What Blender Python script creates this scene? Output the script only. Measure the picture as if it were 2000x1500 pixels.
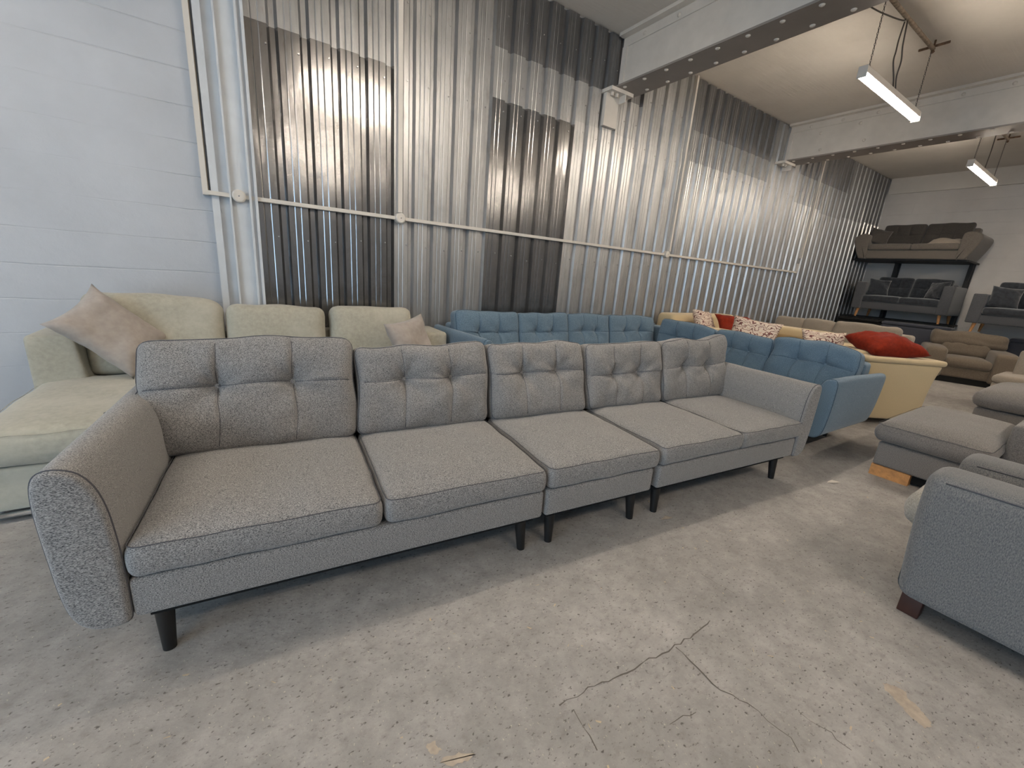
import bpy, bmesh, math, random
from mathutils import Vector, Matrix, noise
random.seed(7)
S = bpy.context.scene
for o in list(bpy.data.objects): bpy.data.objects.remove(o)
COL = S.collection

# ------------------------------------------------------------------ camera
CAM_H = 1.3
f_px = 809.83
AX = Vector((0.83884769, -0.08109304, 0.53829218))   # world X seen in the camera (right, down, forward)
AY = Vector((-0.53923538, -0.25922875, 0.80126504))
AZ = Vector((0.07456379, -0.96240551, -0.26118168))
right = Vector((AX[0], AY[0], AZ[0])); down = Vector((AX[1], AY[1], AZ[1])); fwd = Vector((AX[2], AY[2], AZ[2]))
cd = bpy.data.cameras.new('camera'); cam = bpy.data.objects.new('camera', cd); COL.objects.link(cam)
m = Matrix.Identity(4)
for i in range(3):
    m[i][0] = right[i]; m[i][1] = -down[i]; m[i][2] = -fwd[i]
m.translation = Vector((0, 0, CAM_H))
cam.matrix_world = m
cd.sensor_width = 36; cd.lens = f_px / 2000 * 36; cd.clip_start = 0.05
S.camera = cam

# ------------------------------------------------------------------ world, exposure
S.view_settings.view_transform = 'Standard'; S.view_settings.look = 'None'
S.view_settings.gamma = 1; S.view_settings.use_curve_mapping = False
S.view_settings.exposure = 1.17
W = bpy.data.worlds.new('sky'); S.world = W; W.use_nodes = True
W.node_tree.nodes['Background'].inputs[0].default_value = (0.52, 0.76, 1.0, 1)
W.node_tree.nodes['Background'].inputs[1].default_value = 2.2
LAMP_COL = (1.0, 0.875, 0.73); LAMP_E = 46.0
ld = bpy.data.lights.new('daylight_portal', 'AREA'); ld.shape = 'RECTANGLE'; ld.size = 4.2; ld.size_y = 3.3
ld.cycles.is_portal = True
lo = bpy.data.objects.new('daylight_portal', ld); COL.objects.link(lo)
lo.matrix_world = Matrix.Translation((-4.55, -0.9, 1.65)) @ Matrix.Rotation(-math.pi/2, 4, 'Y')
PI = math.pi

# ------------------------------------------------------------------ materials
def lin(c):
    return tuple(((x/255)/12.92 if x/255 <= .04045 else ((x/255+.055)/1.055)**2.4) for x in c) + (1,)
def newmat(name):
    m = bpy.data.materials.new(name); m.use_nodes = True
    nt = m.node_tree; b = nt.nodes['Principled BSDF']
    return m, nt, b
def N(nt, t, **kw):
    n = nt.nodes.new(t)
    for k, v in kw.items():
        if k in n.inputs: n.inputs[k].default_value = v
        else: setattr(n, k, v)
    return n
def coords(nt, scale=(1, 1, 1), rot=(0, 0, 0)):
    tc = nt.nodes.new('ShaderNodeTexCoord'); mp = nt.nodes.new('ShaderNodeMapping')
    mp.inputs['Scale'].default_value = scale; mp.inputs['Rotation'].default_value = rot
    nt.links.new(tc.outputs['Object'], mp.inputs['Vector']); return mp.outputs['Vector']
def ramp(nt, src, stops):
    r = nt.nodes.new('ShaderNodeValToRGB'); nt.links.new(src, r.inputs['Fac'])
    el = r.color_ramp.elements
    el[0].position, el[0].color = stops[0]; el[1].position, el[1].color = stops[-1]
    for p, c in stops[1:-1]:
        e = el.new(p); e.color = c
    return r.outputs['Color']
def noise_n(nt, vec, scale, detail=3, rough=.55):
    n = nt.nodes.new('ShaderNodeTexNoise'); n.inputs['Scale'].default_value = scale
    n.inputs['Detail'].default_value = detail; n.inputs['Roughness'].default_value = rough
    nt.links.new(vec, n.inputs['Vector']); return n.outputs['Fac']
def bump(nt, b, src, strength, dist, prev=None):
    n = nt.nodes.new('ShaderNodeBump'); n.inputs['Strength'].default_value = strength; n.inputs['Distance'].default_value = dist
    nt.links.new(src, n.inputs['Height'])
    if prev: nt.links.new(prev, n.inputs['Normal'])
    nt.links.new(n.outputs['Normal'], b.inputs['Normal']); return n.outputs['Normal']
def mixc(nt, a, b, fac, mode='MIX'):
    n = nt.nodes.new('ShaderNodeMix'); n.data_type = 'RGBA'; n.blend_type = mode
    for s, v in ((n.inputs[6], a), (n.inputs[7], b), (n.inputs[0], fac)):
        if hasattr(v, 'is_linked'): nt.links.new(v, s)
        else: s.default_value = v
    return n.outputs[2]
def fabric(name, dark, light, scale=330, contrast=.16, stretch=(.45, 1, 1.3), bstr=.5, wrinkle=.0, sheen=.25, patch=None):
    m, nt, b = newmat(name)
    v = coords(nt, stretch)
    n1 = noise_n(nt, v, scale, 2, .6)
    c = ramp(nt, n1, [(.5-contrast, lin(dark)), (.5+contrast, lin(light))])
    if patch:
        n3 = noise_n(nt, coords(nt), 3.0, 3, .6)
        c = mixc(nt, c, lin(patch), ramp(nt, n3, [(.45, (0, 0, 0, 1)), (.7, (.6, .6, .6, 1))]))
    nt.links.new(c, b.inputs['Base Color'])
    b.inputs['Roughness'].default_value = .95; b.inputs['Specular IOR Level'].default_value = .12
    b.inputs['Sheen Weight'].default_value = sheen; b.inputs['Sheen Roughness'].default_value = .5
    pr = None
    if wrinkle:
        pr = bump(nt, b, noise_n(nt, coords(nt, (1, 1, 1)), 9, 2, .5), wrinkle, .03)
    bump(nt, b, n1, bstr, .0025, pr)
    return m
def plain(name, c, rough=.5, metal=0, spec=.5, nscale=0, namt=.1):
    m, nt, b = newmat(name)
    c = lin(c)
    if nscale:
        n1 = noise_n(nt, coords(nt), nscale, 3, .6)
        d = tuple(x*(1-namt*2) for x in c[:3]) + (1,); e = tuple(min(1, x*(1+namt)) for x in c[:3]) + (1,)
        nt.links.new(ramp(nt, n1, [(.35, d), (.65, e)]), b.inputs['Base Color'])
    else: b.inputs['Base Color'].default_value = c
    b.inputs['Roughness'].default_value = rough; b.inputs['Metallic'].default_value = metal
    b.inputs['Specular IOR Level'].default_value = spec
    return m
MT = {}
MT['grey'] = fabric('grey_melange_weave', (48, 49, 54), (178, 174, 170), 540, .17)
MT['grey_seam'] = plain('grey_seam', (88, 88, 92), .95, spec=.1)
MT['blue'] = fabric('blue_weave', (70, 91, 109), (122, 144, 161), 300, .2, bstr=.35)
MT['blue_seam'] = plain('blue_seam', (58, 80, 98), .95, spec=.1)
MT['sage'] = fabric('sage_chenille', (158, 154, 140), (176, 172, 157), 40, .25, (1, 1, 1), .15, sheen=.25, patch=(186, 182, 168))
MT['pinkish'] = fabric('dusty_beige_velvet', (156, 147, 140), (174, 165, 157), 25, .3, (1, 1, 1), .1, .15, sheen=.2)
MT['cream'] = fabric('cream_weave', (190, 170, 134), (206, 187, 152), 300, .25, bstr=.2)
MT['rust'] = fabric('rust_velvet', (104, 30, 16), (138, 44, 24), 30, .3, (1, 1, 1), .1, .2, sheen=.05)
MT['beige'] = fabric('beige_weave', (142, 131, 118), (170, 159, 145), 180, .2, bstr=.25)
MT['brown'] = fabric('taupe_brown_cord', (100, 90, 78), (126, 114, 100), 150, .2, bstr=.25)
MT['dgrey'] = fabric('dark_grey_weave', (88, 82, 76), (122, 115, 107), 220, .2, bstr=.25)
MT['dgrey2'] = fabric('charcoal_grey_weave', (62, 58, 56), (90, 85, 80), 220, .2, bstr=.25)
MT['velvet'] = fabric('slate_velvet', (34, 37, 42), (58, 62, 68), 18, .25, (1, 1, 1), .1, .2, sheen=.6)
MT['velvet2'] = fabric('slate_flat_fabric', (70, 71, 74), (90, 91, 94), 120, .25, (1, 1, 1), .1, sheen=.3)
MT['stool'] = fabric('mid_grey_chenille', (98, 94, 92), (142, 137, 132), 260, .17, (.4, 1, 1), .5)
MT['front'] = fabric('blue_grey_chenille', (84, 85, 89), (130, 128, 124), 330, .2, (1, 1, .35), .35)
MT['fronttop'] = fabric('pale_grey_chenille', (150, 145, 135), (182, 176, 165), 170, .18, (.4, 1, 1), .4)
MT['navy'] = fabric('dark_blue_grey_cloth', (62, 64, 72), (78, 80, 88), 120, .25, bstr=.1)
MT['black'] = plain('black_wood', (22, 21, 21), .45, nscale=40)
MT['blackmetal'] = plain('black_steel', (20, 20, 21), .6)
MT['under'] = plain('black_lining', (14, 14, 14), .9)
MT['oak'] = plain('oak_wood', (198, 142, 86), .5, nscale=25, namt=.12)
MT['darkwood'] = plain('dark_brown_wood', (62, 34, 26), .5, nscale=25)
MT['chrome'] = plain('chrome', (230, 232, 235), .12, 1)
MT['white'] = plain('white_painted_plastic', (205, 200, 192), .45)
MT['tan'] = plain('tan_sealant', (196, 178, 152), .7)
MT['steel'] = plain('white_gloss_painted_steel', (212, 206, 198), .42, nscale=5, namt=.03)
MT['column'] = plain('daylight_tinted_column_paint', (198, 202, 206), .45, nscale=5, namt=.03)  # white steel paint with the bluish cast of daylight put into its colour
MT['flange'] = plain('grey_painted_steel_flange', (140, 132, 126), .5, nscale=5, namt=.03)
MT['rivet'] = plain('white_painted_rivet', (205, 198, 188), .4)
MT['rust_steel'] = plain('rusty_steel', (112, 88, 70), .8, nscale=30, namt=.25)
MT['paintbar'] = plain('painted_rusty_bar', (160, 145, 128), .6, nscale=30, namt=.2)
MT['cable'] = plain('dark_grey_cable', (82, 76, 72), .6)
MT['housing'] = plain('lamp_housing', (205, 200, 192), .5)
MT['crack'] = plain('crack_line', (100, 94, 88), .95)
MT['screed'] = plain('bare_screed_patch', (178, 164, 148), .9, nscale=30, namt=.08)
MT['chips'] = plain('pale_chips', (190, 172, 148), .9)
MT['paper'] = plain('torn_paper', (205, 198, 188), .8)

m, nt, b = newmat('lamp_diffuser')
b.inputs['Base Color'].default_value = (.9, .9, .9, 1)
b.inputs['Emission Color'].default_value = LAMP_COL + (1,); b.inputs['Emission Strength'].default_value = LAMP_E
MT['diffuser'] = m

# patterned scatter fabric: cream ground, dark red and brown swirls
m, nt, b = newmat('swirl_print')
v = coords(nt)
w = nt.nodes.new('ShaderNodeTexWave'); w.wave_type = 'RINGS'; w.inputs['Scale'].default_value = 11; w.inputs['Distortion'].default_value = 14
w.inputs['Detail'].default_value = 1.5; w.inputs['Detail Scale'].default_value = 1.4
nt.links.new(v, w.inputs['Vector'])
c = ramp(nt, w.outputs['Fac'], [(.0, lin((92, 62, 62))), (.14, lin((150, 92, 82))), (.2, lin((208, 194, 180))), (.62, lin((214, 202, 186))), (.7, lin((186, 116, 92))), (.78, lin((212, 198, 182)))])
nt.links.new(c, b.inputs['Base Color']); b.inputs['Roughness'].default_value = .9
MT['print'] = m

# concrete floor
m, nt, b = newmat('worn_concrete')
v = coords(nt)
big = ramp(nt, noise_n(nt, v, .9, 6, .6), [(.32, lin((144, 140, 137))), (.52, lin((161, 157, 153))), (.7, lin((176, 172, 167)))])
mid = ramp(nt, noise_n(nt, v, 9, 8, .72), [(.3, (.74, .74, .74, 1)), (.7, (1.14, 1.14, 1.14, 1))])
c = mixc(nt, big, mid, 1.0, 'MULTIPLY')
vs = coords(nt, (1, 1.7, 1), (0, 0, .6))
sp = noise_n(nt, vs, 55, 4, .6)
c = mixc(nt, c, lin((76, 70, 66)), ramp(nt, sp, [(.60, (0, 0, 0, 1)), (.68, (.85, .85, .85, 1))]))
sp3 = noise_n(nt, coords(nt, (1, 1.5, 1), (0, 0, .9)), 22, 6, .7)
c = mixc(nt, c, lin((112, 107, 102)), ramp(nt, sp3, [(.52, (0, 0, 0, 1)), (.70, (.42, .42, .42, 1))]))
sp2 = noise_n(nt, coords(nt, (1.6, 1, 1), (0, 0, .3)), 80, 3, .6)
c = mixc(nt, c, lin((200, 190, 172)), ramp(nt, sp2, [(.66, (0, 0, 0, 1)), (.70, (.8, .8, .8, 1))]))
# scuffs
mw = nt.nodes.new('ShaderNodeTexWave'); mw.inputs['Scale'].default_value = .55; mw.inputs['Distortion'].default_value = 22
mw.inputs['Detail'].default_value = 4; mw.inputs['Detail Scale'].default_value = .8
nt.links.new(coords(nt, (1, .45, 1), (0, 0, .5)), mw.inputs['Vector'])
c = mixc(nt, c, lin((172, 168, 162)), ramp(nt, mw.outputs['Fac'], [(.972, (0, 0, 0, 1)), (1.0, (.08, .08, .08, 1))]))
nt.links.new(c, b.inputs['Base Color'])
rr = nt.nodes.new('ShaderNodeMapRange'); rr.inputs['To Min'].default_value = .5; rr.inputs['To Max'].default_value = .8
nt.links.new(noise_n(nt, v, 4, 4, .6), rr.inputs['Value']); nt.links.new(rr.outputs[0], b.inputs['Roughness'])
b.inputs['Specular IOR Level'].default_value = .35
p = bump(nt, b, noise_n(nt, v, 3, 4, .6), .25, .02)
bump(nt, b, sp, .35, .004, p)
MT['floor'] = m

# painted block wall
def blockwall(name, col, axis):
    m, nt, b = newmat(name)
    v = coords(nt)
    sx = nt.nodes.new('ShaderNodeSeparateXYZ'); nt.links.new(v, sx.inputs[0])
    cb = nt.nodes.new('ShaderNodeCombineXYZ'); nt.links.new(sx.outputs[axis], cb.inputs[0]); nt.links.new(sx.outputs[2], cb.inputs[1])
    wob = nt.nodes.new('ShaderNodeVectorMath'); wob.operation = 'ADD'
    nz = nt.nodes.new('ShaderNodeTexNoise'); nz.inputs['Scale'].default_value = 3; nz.inputs['Detail'].default_value = 4
    nt.links.new(v, nz.inputs['Vector'])
    sc = nt.nodes.new('ShaderNodeVectorMath'); sc.operation = 'SCALE'; sc.inputs[3].default_value = .02
    nt.links.new(nz.outputs['Color'], sc.inputs[0]); nt.links.new(cb.outputs[0], wob.inputs[0]); nt.links.new(sc.outputs[0], wob.inputs[1])
    br = nt.nodes.new('ShaderNodeTexBrick'); br.inputs['Scale'].default_value = 1; br.inputs['Brick Width'].default_value = 7.0
    br.inputs['Row Height'].default_value = .225; br.inputs['Mortar Size'].default_value = .006; br.inputs['Mortar Smooth'].default_value = 1.0
    nt.links.new(wob.outputs[0], br.inputs['Vector'])
    n1 = noise_n(nt, v, 1.3, 6, .6)
    l = lin(col)
    c = ramp(nt, n1, [(.3, tuple(x*.88 for x in l[:3])+(1,)), (.7, tuple(min(1, x*1.05) for x in l[:3])+(1,))])
    nd = noise_n(nt, coords(nt, (1, 1, 2.2)), 6.5, 6, .7)
    c = mixc(nt, c, lin((150, 150, 155)), ramp(nt, nd, [(.74, (0, 0, 0, 1)), (.8, (.55, .55, .55, 1))]))
    nt.links.new(c, b.inputs['Base Color']); b.inputs['Roughness'].default_value = .6
    p = bump(nt, b, n1, .25, .02)
    p = bump(nt, b, noise_n(nt, v, 25, 5, .65), .3, .006, p)
    iv = nt.nodes.new('ShaderNodeMath'); iv.operation = 'SUBTRACT'; iv.inputs[0].default_value = 1; nt.links.new(br.outputs['Fac'], iv.inputs[1])
    nzz = ramp(nt, noise_n(nt, v, 1.1, 3, .5), [(.35, (.1, .1, .1, 1)), (.62, (1, 1, 1, 1))])
    ml = nt.nodes.new('ShaderNodeMath'); ml.operation = 'MULTIPLY'; nt.links.new(iv.outputs[0], ml.inputs[0]); nt.links.new(nzz, ml.inputs[1])
    bump(nt, b, ml.outputs[0], .55, .008, p)
    return m
MT['wallX'] = blockwall('white_painted_block', (182, 186, 192), 0)
MT['wallY'] = blockwall('white_painted_block_end', (212, 206, 200), 1)
m, nt, b = newmat('painted_ceiling')
n1 = noise_n(nt, coords(nt), 1.2, 6, .6)
nt.links.new(ramp(nt, n1, [(.3, lin((204, 198, 190))), (.7, lin((218, 212, 204)))]), b.inputs['Base Color']); b.inputs['Roughness'].default_value = .8
p = bump(nt, b, noise_n(nt, coords(nt, (1, 12, 1)), 2.5, 3, .6), .3, .01)
bump(nt, b, noise_n(nt, coords(nt), 20, 4, .6), .15, .004, p)
MT['ceil'] = m

def sheetmat(name, col, rough, wob=.5, stain=.25):
    m, nt, b = newmat(name)
    v = coords(nt, (1, 1, .12))
    n1 = noise_n(nt, v, 9, 5, .6)
    n2 = noise_n(nt, coords(nt, (1, 1, .5)), 4, 6, .65)
    l = lin(col)
    c = ramp(nt, n1, [(.3, tuple(x*(1-stain) for x in l[:3])+(1,)), (.7, tuple(min(1, x*1.08) for x in l[:3])+(1,))])
    c = mixc(nt, c, tuple(x*.6 for x in l[:3])+(1,), ramp(nt, n2, [(.52, (0, 0, 0, 1)), (.7, (.6, .6, .6, 1))]))
    n4 = noise_n(nt, coords(nt, (1, 1, .3)), 28, 5, .7)
    c = mixc(nt, c, (l[0]*.72, l[1]*.66, l[2]*.58, 1), ramp(nt, n4, [(.56, (0, 0, 0, 1)), (.7, (.55, .55, .55, 1))]))
    nt.links.new(c, b.inputs['Base Color']); b.inputs['Metallic'].default_value = .92
    mr = nt.nodes.new('ShaderNodeMapRange'); mr.inputs['To Min'].default_value = rough*.75; mr.inputs['To Max'].default_value = rough*1.35
    nt.links.new(n2, mr.inputs['Value']); nt.links.new(mr.outputs[0], b.inputs['Roughness'])
    p = bump(nt, b, noise_n(nt, coords(nt, (1, 1, .35)), 3.2, 3, .5), wob, .02)
    p = bump(nt, b, noise_n(nt, coords(nt, (1, 1, .8)), 22, 3, .6), .25, .0035, p)
    bump(nt, b, noise_n(nt, coords(nt, (1, 1, .08)), 60, 3, .6), .1, .001, p)
    return m
MT['sheet_dark'] = sheetmat('dark_glossy_steel_sheet', (148, 147, 147), .21, .55, .2)
MT['sheet_dull'] = sheetmat('dull_galvanised_sheet', (184, 185, 186), .43, .35)
MT['sheet_mid'] = sheetmat('galvanised_sheet', (192, 193, 194), .39, .4)
MT['sheet_top'] = sheetmat('weathered_galvanised_sheet', (168, 169, 170), .45, .35, .3)
MT['sheet_topdark'] = sheetmat('tarnished_steel_sheet', (138, 138, 140), .45, .35, .3)
MT['screw'] = plain('zinc_screw', (215, 215, 215), .25, 1)

# ------------------------------------------------------------------ mesh helpers
class MB:
    def __init__(s): s.v = []; s.f = []; s.mi = []; s.sm = []
    def add(s, vs, fs, M=None, mi=0, smooth=True):
        o = len(s.v)
        for v in vs:
            v = Vector(v); s.v.append(M @ v if M else v)
        for f in fs: s.f.append([i+o for i in f]); s.mi.append(mi); s.sm.append(smooth)
        return s
    def build(s, name, mats, parent=None, kind=None, label=None):
        me = bpy.data.meshes.new(name); me.from_pydata([tuple(v) for v in s.v], [], s.f)
        if not isinstance(mats, (list, tuple)): mats = [mats]
        for mt in mats: me.materials.append(MT[mt])
        me.polygons.foreach_set('material_index', s.mi); me.polygons.foreach_set('use_smooth', s.sm)
        me.update()
        bm = bmesh.new(); bm.from_mesh(me); bmesh.ops.recalc_face_normals(bm, faces=bm.faces); bm.to_mesh(me); bm.free()
        o = bpy.data.objects.new(name, me); COL.objects.link(o)
        if parent: o.parent = parent
        if kind: o['kind'] = kind
        if label: o['label'] = label
        return o
def T(x=0, y=0, z=0, yaw=0, tilt=0, roll=0):
    return Matrix.Translation((x, y, z)) @ Matrix.Rotation(yaw, 4, 'Z') @ Matrix.Rotation(-tilt, 4, 'X') @ Matrix.Rotation(roll, 4, 'Y')
def grid1(h, r, n, extra=(), k=3):
    pts = [-h + r*(1-math.cos(i*PI/2/k)) for i in range(k)] + [h - r*(1-math.cos(i*PI/2/k)) for i in range(k)]
    a, b_ = -h+r, h-r
    pts += [a+(b_-a)*i/n for i in range(n+1)]
    for e in extra: pts += [e-.012, e-.006, e, e+.006, e+.012]
    pts = sorted(pts); out = [pts[0]]
    for q in pts[1:]:
        if q-out[-1] > 1e-4: out.append(q)
    out[-1] = h
    return out
def softbox(mb, size, r, n=(6, 6, 6), fn=None, M=None, mi=0, ex=((), (), ())):
    """box with rounded edges, centred, fn reshapes every point"""
    hx, hy, hz = [s/2 for s in size]; r = min(r, hx*.98, hy*.98, hz*.98)
    G = [grid1(h, r, nn, e) for h, nn, e in zip((hx, hy, hz), n, ex)]
    H = (hx, hy, hz)
    idx = {}; vs = []; fs = []
    def vert(p):
        key = tuple(round(c, 6) for c in p)
        if key in idx: return idx[key]
        q = Vector([max(-H[i]+r, min(H[i]-r, p[i])) for i in range(3)])
        d = Vector(p)-q
        w = q + d.normalized()*r if d.length > 1e-9 else q
        if fn: w = fn(w)
        idx[key] = len(vs); vs.append(w); return idx[key]
    for a in range(3):
        b_, c = (a+1) % 3, (a+2) % 3
        for s in (-1, 1):
            for i in range(len(G[b_])-1):
                for j in range(len(G[c])-1):
                    qd = []
                    for (ii, jj) in ((i, j), (i+1, j), (i+1, j+1), (i, j+1)):
                        p = [0, 0, 0]; p[a] = s*H[a]; p[b_] = G[b_][ii]; p[c] = G[c][jj]; qd.append(vert(p))
                    fs.append(qd if s > 0 else qd[::-1])
    mb.add([tuple(v) for v in vs], fs, M, mi)
def tube(mb, pts, r, seg=6, closed=False, M=None, mi=0):
    pts = [Vector(p) for p in pts]; n = len(pts); vs = []; fs = []
    up = None
    for i in range(n):
        a = pts[i-1] if (i > 0 or closed) else pts[i]; c = pts[(i+1) % n] if (i < n-1 or closed) else pts[i]
        t = (c-a).normalized() if (c-a).length > 1e-9 else Vector((0, 0, 1))
        if up is None:
            up = t.orthogonal().normalized()
        up = (up - t*up.dot(t)).normalized(); s_ = t.cross(up)
        for k in range(seg):
            an = 2*PI*k/seg; vs.append(pts[i]+up*math.cos(an)*r+s_*math.sin(an)*r)
    for i in range(n if closed else n-1):
        j = (i+1) % n
        for k in range(seg): fs.append([i*seg+k, i*seg+(k+1) % seg, j*seg+(k+1) % seg, j*seg+k])
    if not closed:
        fs.append(list(range(seg))[::-1]); fs.append([(n-1)*seg+k for k in range(seg)])
    mb.add(vs, fs, M, mi)
def cone(mb, p0, p1, r0, r1, seg=16, M=None, mi=0):
    p0, p1 = Vector(p0), Vector(p1); t = (p1-p0).normalized(); u = t.orthogonal().normalized(); w = t.cross(u)
    vs = []
    for p, r in ((p0, r0), (p1, r1)):
        for k in range(seg): vs.append(p+u*math.cos(2*PI*k/seg)*r+w*math.sin(2*PI*k/seg)*r)
    mb.add(vs, [[k, (k+1) % seg, seg+(k+1) % seg, seg+k] for k in range(seg)], M, mi)
    mb.add(vs, [list(range(seg))[::-1], [seg+k for k in range(seg)]], M, mi, smooth=False)
def box(mb, x0, x1, y0, y1, z0, z1, M=None, mi=0):
    vs = [(x, y, z) for x in (x0, x1) for y in (y0, y1) for z in (z0, z1)]
    mb.add(vs, [[0, 1, 3, 2], [4, 6, 7, 5], [0, 4, 5, 1], [2, 3, 7, 6], [0, 2, 6, 4], [1, 5, 7, 3]], M, mi, smooth=False)
def smooth_loop(pts, sub=4):
    out = []; n = len(pts)
    for i in range(n):
        p0, p1, p2, p3 = [Vector(pts[(i+k-1) % n]) for k in range(4)]
        for j in range(sub):
            t = j/sub
            out.append(.5*((2*p1)+(-p0+p2)*t+(2*p0-5*p1+4*p2-p3)*t*t+(-p0+3*p1-3*p2+p3)*t**3))
    return out
def prism(mb, prof, y0, y1, r=.02, M=None, mi=0, ny=10, fn=None, seam_mi=None):
    """profile in (x, z) swept along y with softly rounded end faces"""
    n = len(prof); cx = sum(p[0] for p in prof)/n; cz = sum(p[1] for p in prof)/n
    # inward normals
    area = sum(prof[i][0]*prof[(i+1) % n][1]-prof[(i+1) % n][0]*prof[i][1] for i in range(n))
    sg = 1 if area > 0 else -1
    nor = []
    for i in range(n):
        a, c = prof[i-1], prof[(i+1) % n]; dx, dz = c[0]-a[0], c[1]-a[1]; L = math.hypot(dx, dz) or 1
        nor.append((-dz/L*sg, dx/L*sg))
    rings = []
    for k in range(4): a = k*PI/2/4; rings.append((y0+r*(1-math.sin(a)), r*(1-math.cos(a))))
    rings = [(y0+r*(1-math.sin(k*PI/8)), r*(1-math.cos(k*PI/8))) for k in (4, 3, 2, 1, 0)]
    rings += [(y0+r+(y1-y0-2*r)*i/ny, 0) for i in range(1, ny)]
    rings += [(y1-r*(1-math.sin(k*PI/8)), r*(1-math.cos(k*PI/8))) for k in (0, 1, 2, 3, 4)]
    vs = []; fs = []
    for y, ins in rings:
        for i in range(n):
            p = Vector((prof[i][0]+nor[i][0]*ins, y, prof[i][1]+nor[i][1]*ins)); vs.append(fn(p) if fn else p)
    R = len(rings)
    for a in range(R-1):
        for i in range(n): fs.append([a*n+i, a*n+(i+1) % n, (a+1)*n+(i+1) % n, (a+1)*n+i])
    c0 = Vector((cx, y0, cz)); c1 = Vector((cx, y1, cz))
    if fn: c0, c1 = fn(c0), fn(c1)
    o = len(vs); vs += [c0, c1]
    for i in range(n): fs.append([o, (i+1) % n, i]); fs.append([o+1, (R-1)*n+i, (R-1)*n+(i+1) % n])
    mb.add(vs, fs, M, mi)
    if seam_mi is not None:
        pts = []
        for i in range(n):
            p = Vector((prof[i][0]-nor[i][0]*.0005, y0+r, prof[i][1]-nor[i][1]*.0005)); pts.append(fn(p) if fn else p)
        tube(mb, pts, .0024, 6, True, M, seam_mi)
def tag(o, label, cat, group=None, kind=None):
    if label: o['label'] = label
    if cat: o['category'] = cat
    if group: o['group'] = group
    if kind: o['kind'] = kind
    return o
def empty(name, label, cat, x=0, y=0, z=0, yaw=0, group=None):
    o = bpy.data.objects.new(name, None); COL.objects.link(o); o.empty_display_size = .1
    o.location = (x, y, z); o.rotation_euler = (0, 0, yaw); return tag(o, label, cat, group)
def copy_tree(o, parent=None):
    c = o.copy(); COL.objects.link(c); c.parent = parent
    for ch in [q for q in bpy.data.objects if q.parent == o]: copy_tree(ch, c)
    return c
def nz(p, s, seed=0): return noise.noise(Vector((p[0]*s+seed*7.1, p[1]*s+seed*3.3, p[2]*s-seed)))

# ------------------------------------------------------------------ upholstery builders
def seat_cushion(par, x0, x1, y0, y1, z0, z1, mat, seam=None, r=.035, crown=.018, seed=0, name='seat_cushion', M=None, wr=.006, n=14):
    w, d, h = x1-x0, y1-y0, z1-z0
    def fn(p):
        kx = max(0, 1-(2*p[0]/w)**4); ky = max(0, 1-(2*p[1]/d)**4)
        q = Vector(p)
        if p[2] > 0: q.z += crown*kx*ky
        side = max(0, 1-(2*p[2]/h)**2)
        q.x += math.copysign(.008*side*min(1, abs(2*p[0]/w)**6), p[0]); q.y += math.copysign(.010*side*min(1, abs(2*p[1]/d)**6), p[1])
        q += Vector((0, 0, 1))*nz(p, 7, seed)*wr + Vector((nz(p, 9, seed+3), nz(p, 9, seed+5), 0))*wr*.6
        return q
    mb = MB(); MM = T((x0+x1)/2, (y0+y1)/2, (z0+z1)/2); MM = (M @ MM) if M else MM
    softbox(mb, (w, d, h), r, (n, n, 3), fn, MM)
    mats = [mat]
    if seam:
        mats.append(seam)
        for zz in (h/2-r*.25,):
            hx, hy = w/2-r*.07, d/2-r*.07; rc = r*1.0; pts = []
            for cx, cy, a0 in ((hx-rc, hy-rc, 0), (-hx+rc, hy-rc, 90), (-hx+rc, -hy+rc, 180), (hx-rc, -hy+rc, 270)):
                for k in range(5): a = math.radians(a0+k*22.5); pts.append(Vector((cx+rc*math.cos(a), cy+rc*math.sin(a), zz)))
            full = []
            for i in range(len(pts)):
                a, c = pts[i], pts[(i+1) % len(pts)]; k = max(1, int((c-a).length/.05))
                full += [a.lerp(c, j/k) for j in range(k)]
            tube(mb, [fn(p) for p in full], .0017, 5, True, MM, 1)
    return mb.build(name, mats, par)
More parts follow.
